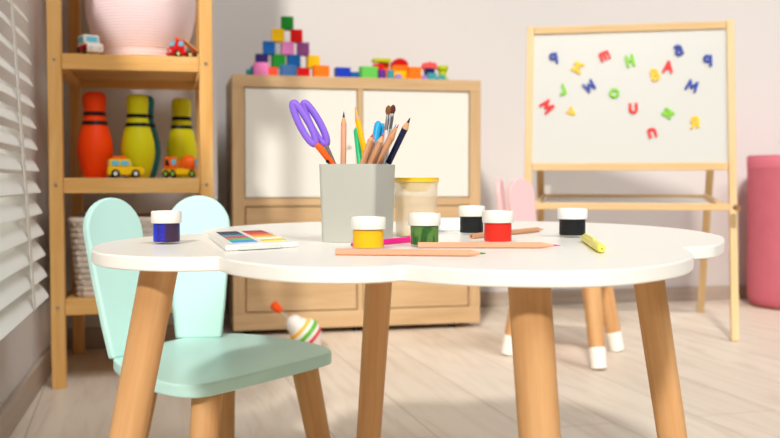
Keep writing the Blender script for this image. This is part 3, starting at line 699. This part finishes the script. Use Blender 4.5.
def pencil(tip, end, r, bodym, leadm, woodm, label, cone=.017, lead=.008, name='pencil', six=True, group=None):
    tip, end = Vector(tip), Vector(end); L_ = (tip-end).length
    t = thing(name, label, 'pencil', end, 0, group); t.rotation_euler = tilt(tip-end)
    MB().cyl((0, 0, 0), (0, 0, L_-cone), r, r, n=6 if six else 20).build('barrel', bodym, t, bevel=.0003, smooth=20)
    MB().cyl((0, 0, L_-cone), (0, 0, L_-lead), r*.98, r*.98*lead/cone, n=18).build('sharpened_wood', woodm, t)
    MB().cyl((0, 0, L_-lead), (0, 0, L_), r*.98*lead/cone, r*.08, n=12).build('lead_tip', leadm, t)
    MB().cyl((0, 0, -.0004), (0, 0, .0002), r*.35, n=10).build('lead_end', leadm, t)
    return t
def in_pot(tpx, tpy, rpx, rpy, D, Dr=None, depth=.09):
    """tip at a picture position at distance D, passing the rim at Dr, foot inside the pot"""
    T = at_d(tpx, tpy, D); Rm = at_d(rpx, rpy, Dr or D); d = (Rm-T).normalized()
    k = (TZ+.006-T.z)/d.z; E_ = T+d*k
    # keep the foot within the pot's floor
    loc = E_-POTC; m_ = side*.36
    if loc.xy.length > m_:
        hb = Rm
        k2 = max(0, min(1, (m_/loc.xy.length)))
        E_ = T+d*k*1.0
        # stop where the line meets the inner wall
        for i in range(100):
            kk = k*(1-i*.008)
            q_ = T+d*kk-POTC
            if abs(q_.xy.dot(Vector(c2r(xa.x, xa.y).xy))) < side*.41 and abs(q_.xy.dot(Vector(c2r(ya.x, ya.y).xy))) < side*.41:
                E_ = T+d*kk; break
    return T, E_
NAT = wood('pencil_natural', (228, 162, 126), (240, 184, 150), 'z', 3)
BRN = wood('pencil_brown', (200, 142, 102), (222, 168, 126), 'z', 3)
SHW = mat('sharpened', (222, 170, 122), .6)
def lm(n, c): return mat('lead_'+n, c, .5)
G = 'pencils standing in the grey pot'
pencil(*in_pot(343.8, 111.5, 343.2, 165, 1.235), .0039, NAT, lm('navy', (30, 44, 96)), SHW, 'natural wood pencil with dark blue tip standing upright at left in the pot', group=G)
pencil(*in_pot(355, 107.5, 367, 163, 1.255, 1.245), .0040, mat('pencil_yellow', (250, 190, 10), .35), lm('yellow', (250, 190, 10)), SHW, 'yellow painted pencil leaning left in the pot', .018, group=G)
pencil(*in_pot(372.5, 134, 362, 165, 1.225, 1.215), .0040, BRN, lm('red', (226, 50, 34)), SHW, 'short brown pencil with red tip leaning right in the pot', .010, .005, group=G)
pencil(*in_pot(374, 136, 367, 165, 1.24, 1.235), .0038, BRN, lm('orange', (244, 96, 40)), SHW, 'brown pencil with orange tip behind the red tipped one', .010, .005, group=G)
pencil(*in_pot(383.4, 133.5, 370, 165, 1.208, 1.212), .0042, BRN, lm('pink', (226, 60, 130)), SHW, 'brown pencil with pink tip leaning right in the pot', .012, .004, group=G)
pencil(*in_pot(398.6, 124.5, 376.0, 165, 1.212, 1.222), .0048, BRN, lm('red', (226, 50, 34)), BRN, 'thick natural pencil with red tip beside the navy one in the pot', .020, .005, group=G)
pencil(*in_pot(396.3, 124.0, 380.5, 160, 1.235, 1.23), .0042, BRN, lm('sky', (60, 160, 214)), BRN, 'natural pencil with light blue tip behind the thick red tipped one', .020, .005, group=G)
pencil(*in_pot(410.2, 117.8, 387.5, 165, 1.215, 1.242), .0046, mat('pencil_navy', (34, 38, 74), .35), lm('black', (28, 30, 40)), SHW, 'dark navy painted pencil leaning far right in the pot', .016, .007, group=G)
pencil(*in_pot(386.5, 120.5, 381, 165, 1.265, 1.255), .0038, BRN, lm('black', (28, 30, 40)), SHW, 'brown pencil with black tip behind the blue markers', .010, .005, group=G)
def marker(T, E_, r, m, label, group='felt pens in the grey pot', cap=.035):
    L_ = (T-E_).length; t = thing('felt_pen', label, 'pen', E_, 0, group); t.rotation_euler = tilt(T-E_)
    MB().lathe([(r*.7, 0), (r*.9, .002), (r*.9, L_-cap)], 24).build('barrel', m, t)
    MB().lathe([(r, L_-cap), (r, L_-.008), (r*.9, L_-.003), (r*.5, L_)], 24).build('cap', m, t, smooth=60)
    return t
BLU = mat('marker_blue', (40, 170, 226), .3); GRN = mat('pen_green', (40, 206, 130), .3)
marker(*in_pot(378.5, 121.5, 371, 165, 1.25, 1.24), .0048, BLU, 'fat light blue felt pen in the middle of the pot')
marker(*in_pot(382.8, 123.5, 376.5, 165, 1.26, 1.25), .0032, BLU, 'slim light blue felt pen just right of the fat one')
gp = marker(*in_pot(356, 128.5, 360, 165, 1.265, 1.25), .0038, GRN, 'green pen with white label behind the yellow pencil')
L_ = .06
MB().lathe([(.0036, .055), (.0040, .056), (.0040, .080), (.0036, .081)], 20).build('white_label', mat('label_white', (236, 238, 236), .5), gp)
def brush(T, E_, label, tone):
    L_ = (T-E_).length; t = thing('paintbrush', label, 'paintbrush', E_, 0, 'paintbrushes in the grey pot'); t.rotation_euler = tilt(T-E_)
    MB().lathe([(.0012, 0), (.002, .01), (.0021, L_-.034), (.0018, L_-.032)], 16).build('handle', mat('brush_handle', (220, 220, 222), .3), t)
    MB().lathe([(.0021, L_-.033), (.0026, L_-.020), (.0022, L_-.012)], 16).build('ferrule', STEEL, t)
    MB().lathe([(.0021, L_-.013), (.0038, L_-.008), (.0034, L_-.003), (.0010, L_)], 16).build('bristles', mat('bristle'+str(tone[0]), tone, .8), t, smooth=60)
brush(*in_pot(388.8, 105.5, 383, 165, 1.24, 1.235), 'paintbrush with lighter brown bristles, left of the two', (132, 84, 50))
brush(*in_pot(393.4, 104.8, 386, 165, 1.262, 1.255), 'paintbrush with dark reddish brown bristles, right of the two', (92, 50, 40))

# scissors
sc = thing('scissors', 'purple and orange childrens scissors standing handles up in the grey pot', 'scissors', at_d(319, 146, 1.215))
Cc = sc.location.copy()
def sp(px, py, D=1.215): return at_d(px, py, D)-Cc
PUR = mat('scissor_purple', (146, 108, 222), .35)
def loop(c, a, b_, ang, D, name):
    P = []; n = 40
    for i in range(n):
        t = 2*PI*i/n; x, y = a*math.cos(t), b_*math.sin(t)*(1+.12*math.cos(t))
        P.append(sp(c[0]+x*math.cos(ang)-y*math.sin(ang), c[1]+x*math.sin(ang)+y*math.cos(ang), D))
    return MB().tube(P, .0047, 12, True).build(name, PUR, sc, smooth=60)
loop((304, 123.5), 23.2, 4.6, math.radians(62), 1.21, 'handle_loop')
loop((315, 123.5), 23.2, 4.6, math.radians(62), 1.222, 'handle_loop')
ORG = mat('scissor_orange', (250, 100, 30), .35)
MB().tube([sp(316.5, 144.5, 1.208), sp(320, 148, 1.208), sp(326, 156, 1.209), sp(335, 168, 1.212)], [.0040, .0046, .0042, .0040]).build('orange_arm', ORG, sc, smooth=60)
MB().tube([sp(326, 146, 1.218), sp(330, 154, 1.218), sp(336, 168, 1.218)], [.0030, .0026, .0024]).build('rear_arm', STEEL, sc, smooth=60)
MB().cyl(sp(327.5, 161.5, 1.204), sp(327.5, 161.5, 1.216), .0022, n=16).build('pivot', BLACK, sc)
for k_, D in ((0, 1.212), (1, 1.218)):
    a, b_ = sp(333, 166, D), sp(352+4*k_, 205, D+.01)
    MB().tube([a, a.lerp(b_, .5), b_], [.0045, .0038, .0008], 8).build('blade', STEEL, sc)

# water cup with yellow lid
p0 = on_table(416, 237.5); dep = (p0-O).dot(FWD); s = F/dep
rt, rb, hc = 22.9/s, 19.8/s, 59.7/s
cc = p0+FWD*rb*.9; cc.z = TZ+.0003
wc = thing('water_cup', 'frosted clear plastic cup with yellow lid behind the green jar', 'cup', cc)
FRO = mat('frosted_plastic', (252, 238, 212), .35, .3, alpha=.30)
MB().lathe([(rb*.96, 0), (rb, .001), (rt, hc-.006), (rt-.0012, hc-.006), (rb-.0012, .003), (.001, .0018)], 48).build('cup_body', FRO, wc, smooth=50)
YL = mat('cup_yellow', (255, 210, 24), .35, .5, alpha=.72)
MB().lathe([(rt+.0002, hc-.0065), (rt+.0012, hc-.006), (rt+.0012, hc), (rt-.002, hc), (rt-.003, hc-.003), (rt*.2, hc-.0032)], 48).build('lid', YL, wc, smooth=50)
MB().lathe([(rt*.30, hc-.0205), (rt*.44, hc-.0195), (rt*.56, hc-.015), (rt*.80, hc-.0068), (rt*.5, hc-.0066)], 40).build('drip_funnel', mat('funnel_yellow', (255, 222, 60), .4), wc, smooth=50)
MB().lathe([(rb*.60, .0022), (rb*.93, .0024), (rb*.95, .004), (rb*.3, .0042)], 40).build('water_paint', mat('yellow_water', (248, 226, 120), .2), wc)

# white eraser-like box behind the jars
a, b_ = on_table(428, 231.5), on_table(474, 231.0)
er = MB().bb((0, 0, 0), ((b_-a).length, .045, .0195)).build('white_box', mat('box_white', (236, 238, 236), .35), bevel=.0025)
er.location = (a.x, a.y, TZ+.0003); er.rotation_euler = (0, 0, math.atan2(b_.y-a.y, b_.x-a.x)); tag(er, 'flat white plastic box lying between the cup and black paint jar', 'box')

# watercolour palette
q4 = [on_table(*p) for p in ((207.5, 237), (266, 234.5), (298.5, 247.2), (225.5, 251.5))]
po = q4[3].copy()
pl = thing('watercolour_palette', 'white watercolour palette with two columns of paint pans', 'paint palette', (po.x, po.y, TZ+.0003))
def bil(u, v_): return ((q4[3]*(1-u)+q4[2]*u)*(1-v_)+(q4[0]*(1-u)+q4[1]*u)*v_)-po
pp = [bil(u, v_) for u, v_ in ((0, 0), (1, 0), (1, 1), (0, 1))]
MB().prism([(p.x, p.y) for p in pp], 0, .0065).build('tray', WHITE, pl, bevel=.0022, seg=3)
lc = ((40, 160, 226), (90, 196, 110), (226, 40, 110), (50, 160, 150), (36, 62, 110), (34, 40, 70))
rc = ((244, 214, 60), (250, 250, 235), (250, 190, 50), (240, 110, 50), (214, 50, 44), (170, 36, 48))
for i in range(6):
    for (ua, ub, cl) in ((.13, .47, lc), (.56, .90, rc)):
        v0, v1 = .12+i*.142, .12+i*.142+.118
        qd = [bil(u, v_) for u, v_ in ((ua, v0), (ub, v0), (ub, v1), (ua, v1))]
        MB().prism([(p.x, p.y) for p in qd], .0060, .0073).build('paint_pan', mat('pan%d%d%d' % cl[i], cl[i], .35), pl, bevel=.0004)
MB().prism([(p.x, p.y) for p in [bil(u, v_) for u, v_ in ((.18, -.02), (.75, -.02), (.75, .012), (.18, .012))]], .0005, .0052).build('clasp', mat('clasp', (222, 224, 216), .4), pl, bevel=.0008)

# loose pencils, pens
def lying(px0, py0, px1, py1, r, **k):
    a, b_ = on_table(px0, py0, r*.9), on_table(px1, py1, r*.9); return pencil(b_, a, r, **k)
G = 'pencils lying on the white table'
lying(335.5, 255.2, 486, 256.6, .0038, bodym=NAT, leadm=lm('green', (40, 140, 60)), woodm=NAT, cone=.017, lead=.006, label='natural pencil with green tip lying nearest the table edge', group=G)
lying(418, 248.2, 560.5, 248.3, .0038, bodym=NAT, leadm=lm('magenta', (222, 60, 160)), woodm=NAT, cone=.024, lead=.008, label='natural pencil with pink tip lying behind the green tipped one', group=G)
lying(471.5, 239.0, 543, 231.5, .0040, bodym=BRN, leadm=lm('grey', (90, 84, 80)), woodm=NAT, cone=.020, lead=.004, label='brown pencil with grey tip lying behind the red paint jar', group=G)
# pink felt pen
a, b_ = on_table(352, 248, .0038), on_table(411, 242.4, .0038)
t = thing('felt_pen', 'bright pink felt pen lying between the yellow and green paint jars', 'pen', a); t.rotation_euler = tilt(b_-a); L_ = (b_-a).length
PKM = mat('marker_pink', (240, 34, 140), .35)
MB().lathe([(.002, 0), (.0034, .004), (.0036, L_-.006)], 24).build('barrel', PKM, t); MB().lathe([(.0036, L_-.007), (.0048, L_-.006), (.0048, L_-.001), (.004, L_)], 24).build('cap', PKM, t)
# yellow marker
a, b_ = on_table(602, 253.5, .0052), on_table(584, 241.5, .0052)
t = thing('highlighter_pen', 'short yellow highlighter pen lying at the right of the table', 'pen', a); t.rotation_euler = tilt(b_-a); L_ = (b_-a).length
YM = mat('marker_yellow', (255, 247, 112), .35)
MB().lathe([(.0015, 0), (.0040, .001), (.0052, .008), (.0052, L_*.55), (.0046, L_*.56), (.0050, L_*.57)], 24).build('cap', YM, t, smooth=60)
MB().lathe([(.0050, L_*.57), (.0050, L_-.01), (.003, L_)], 24).build('barrel', YM, t, smooth=60)
MB().cyl((0, 0, -.0004), (0, 0, .002), .0011, n=12).build('vent_hole', mat('hole_olive', (150, 130, 40), .6), t)
MB().box((0, .0054, L_*.66), (.003, .0022, L_*.5)).build('clip', YM, t, bevel=.0005)
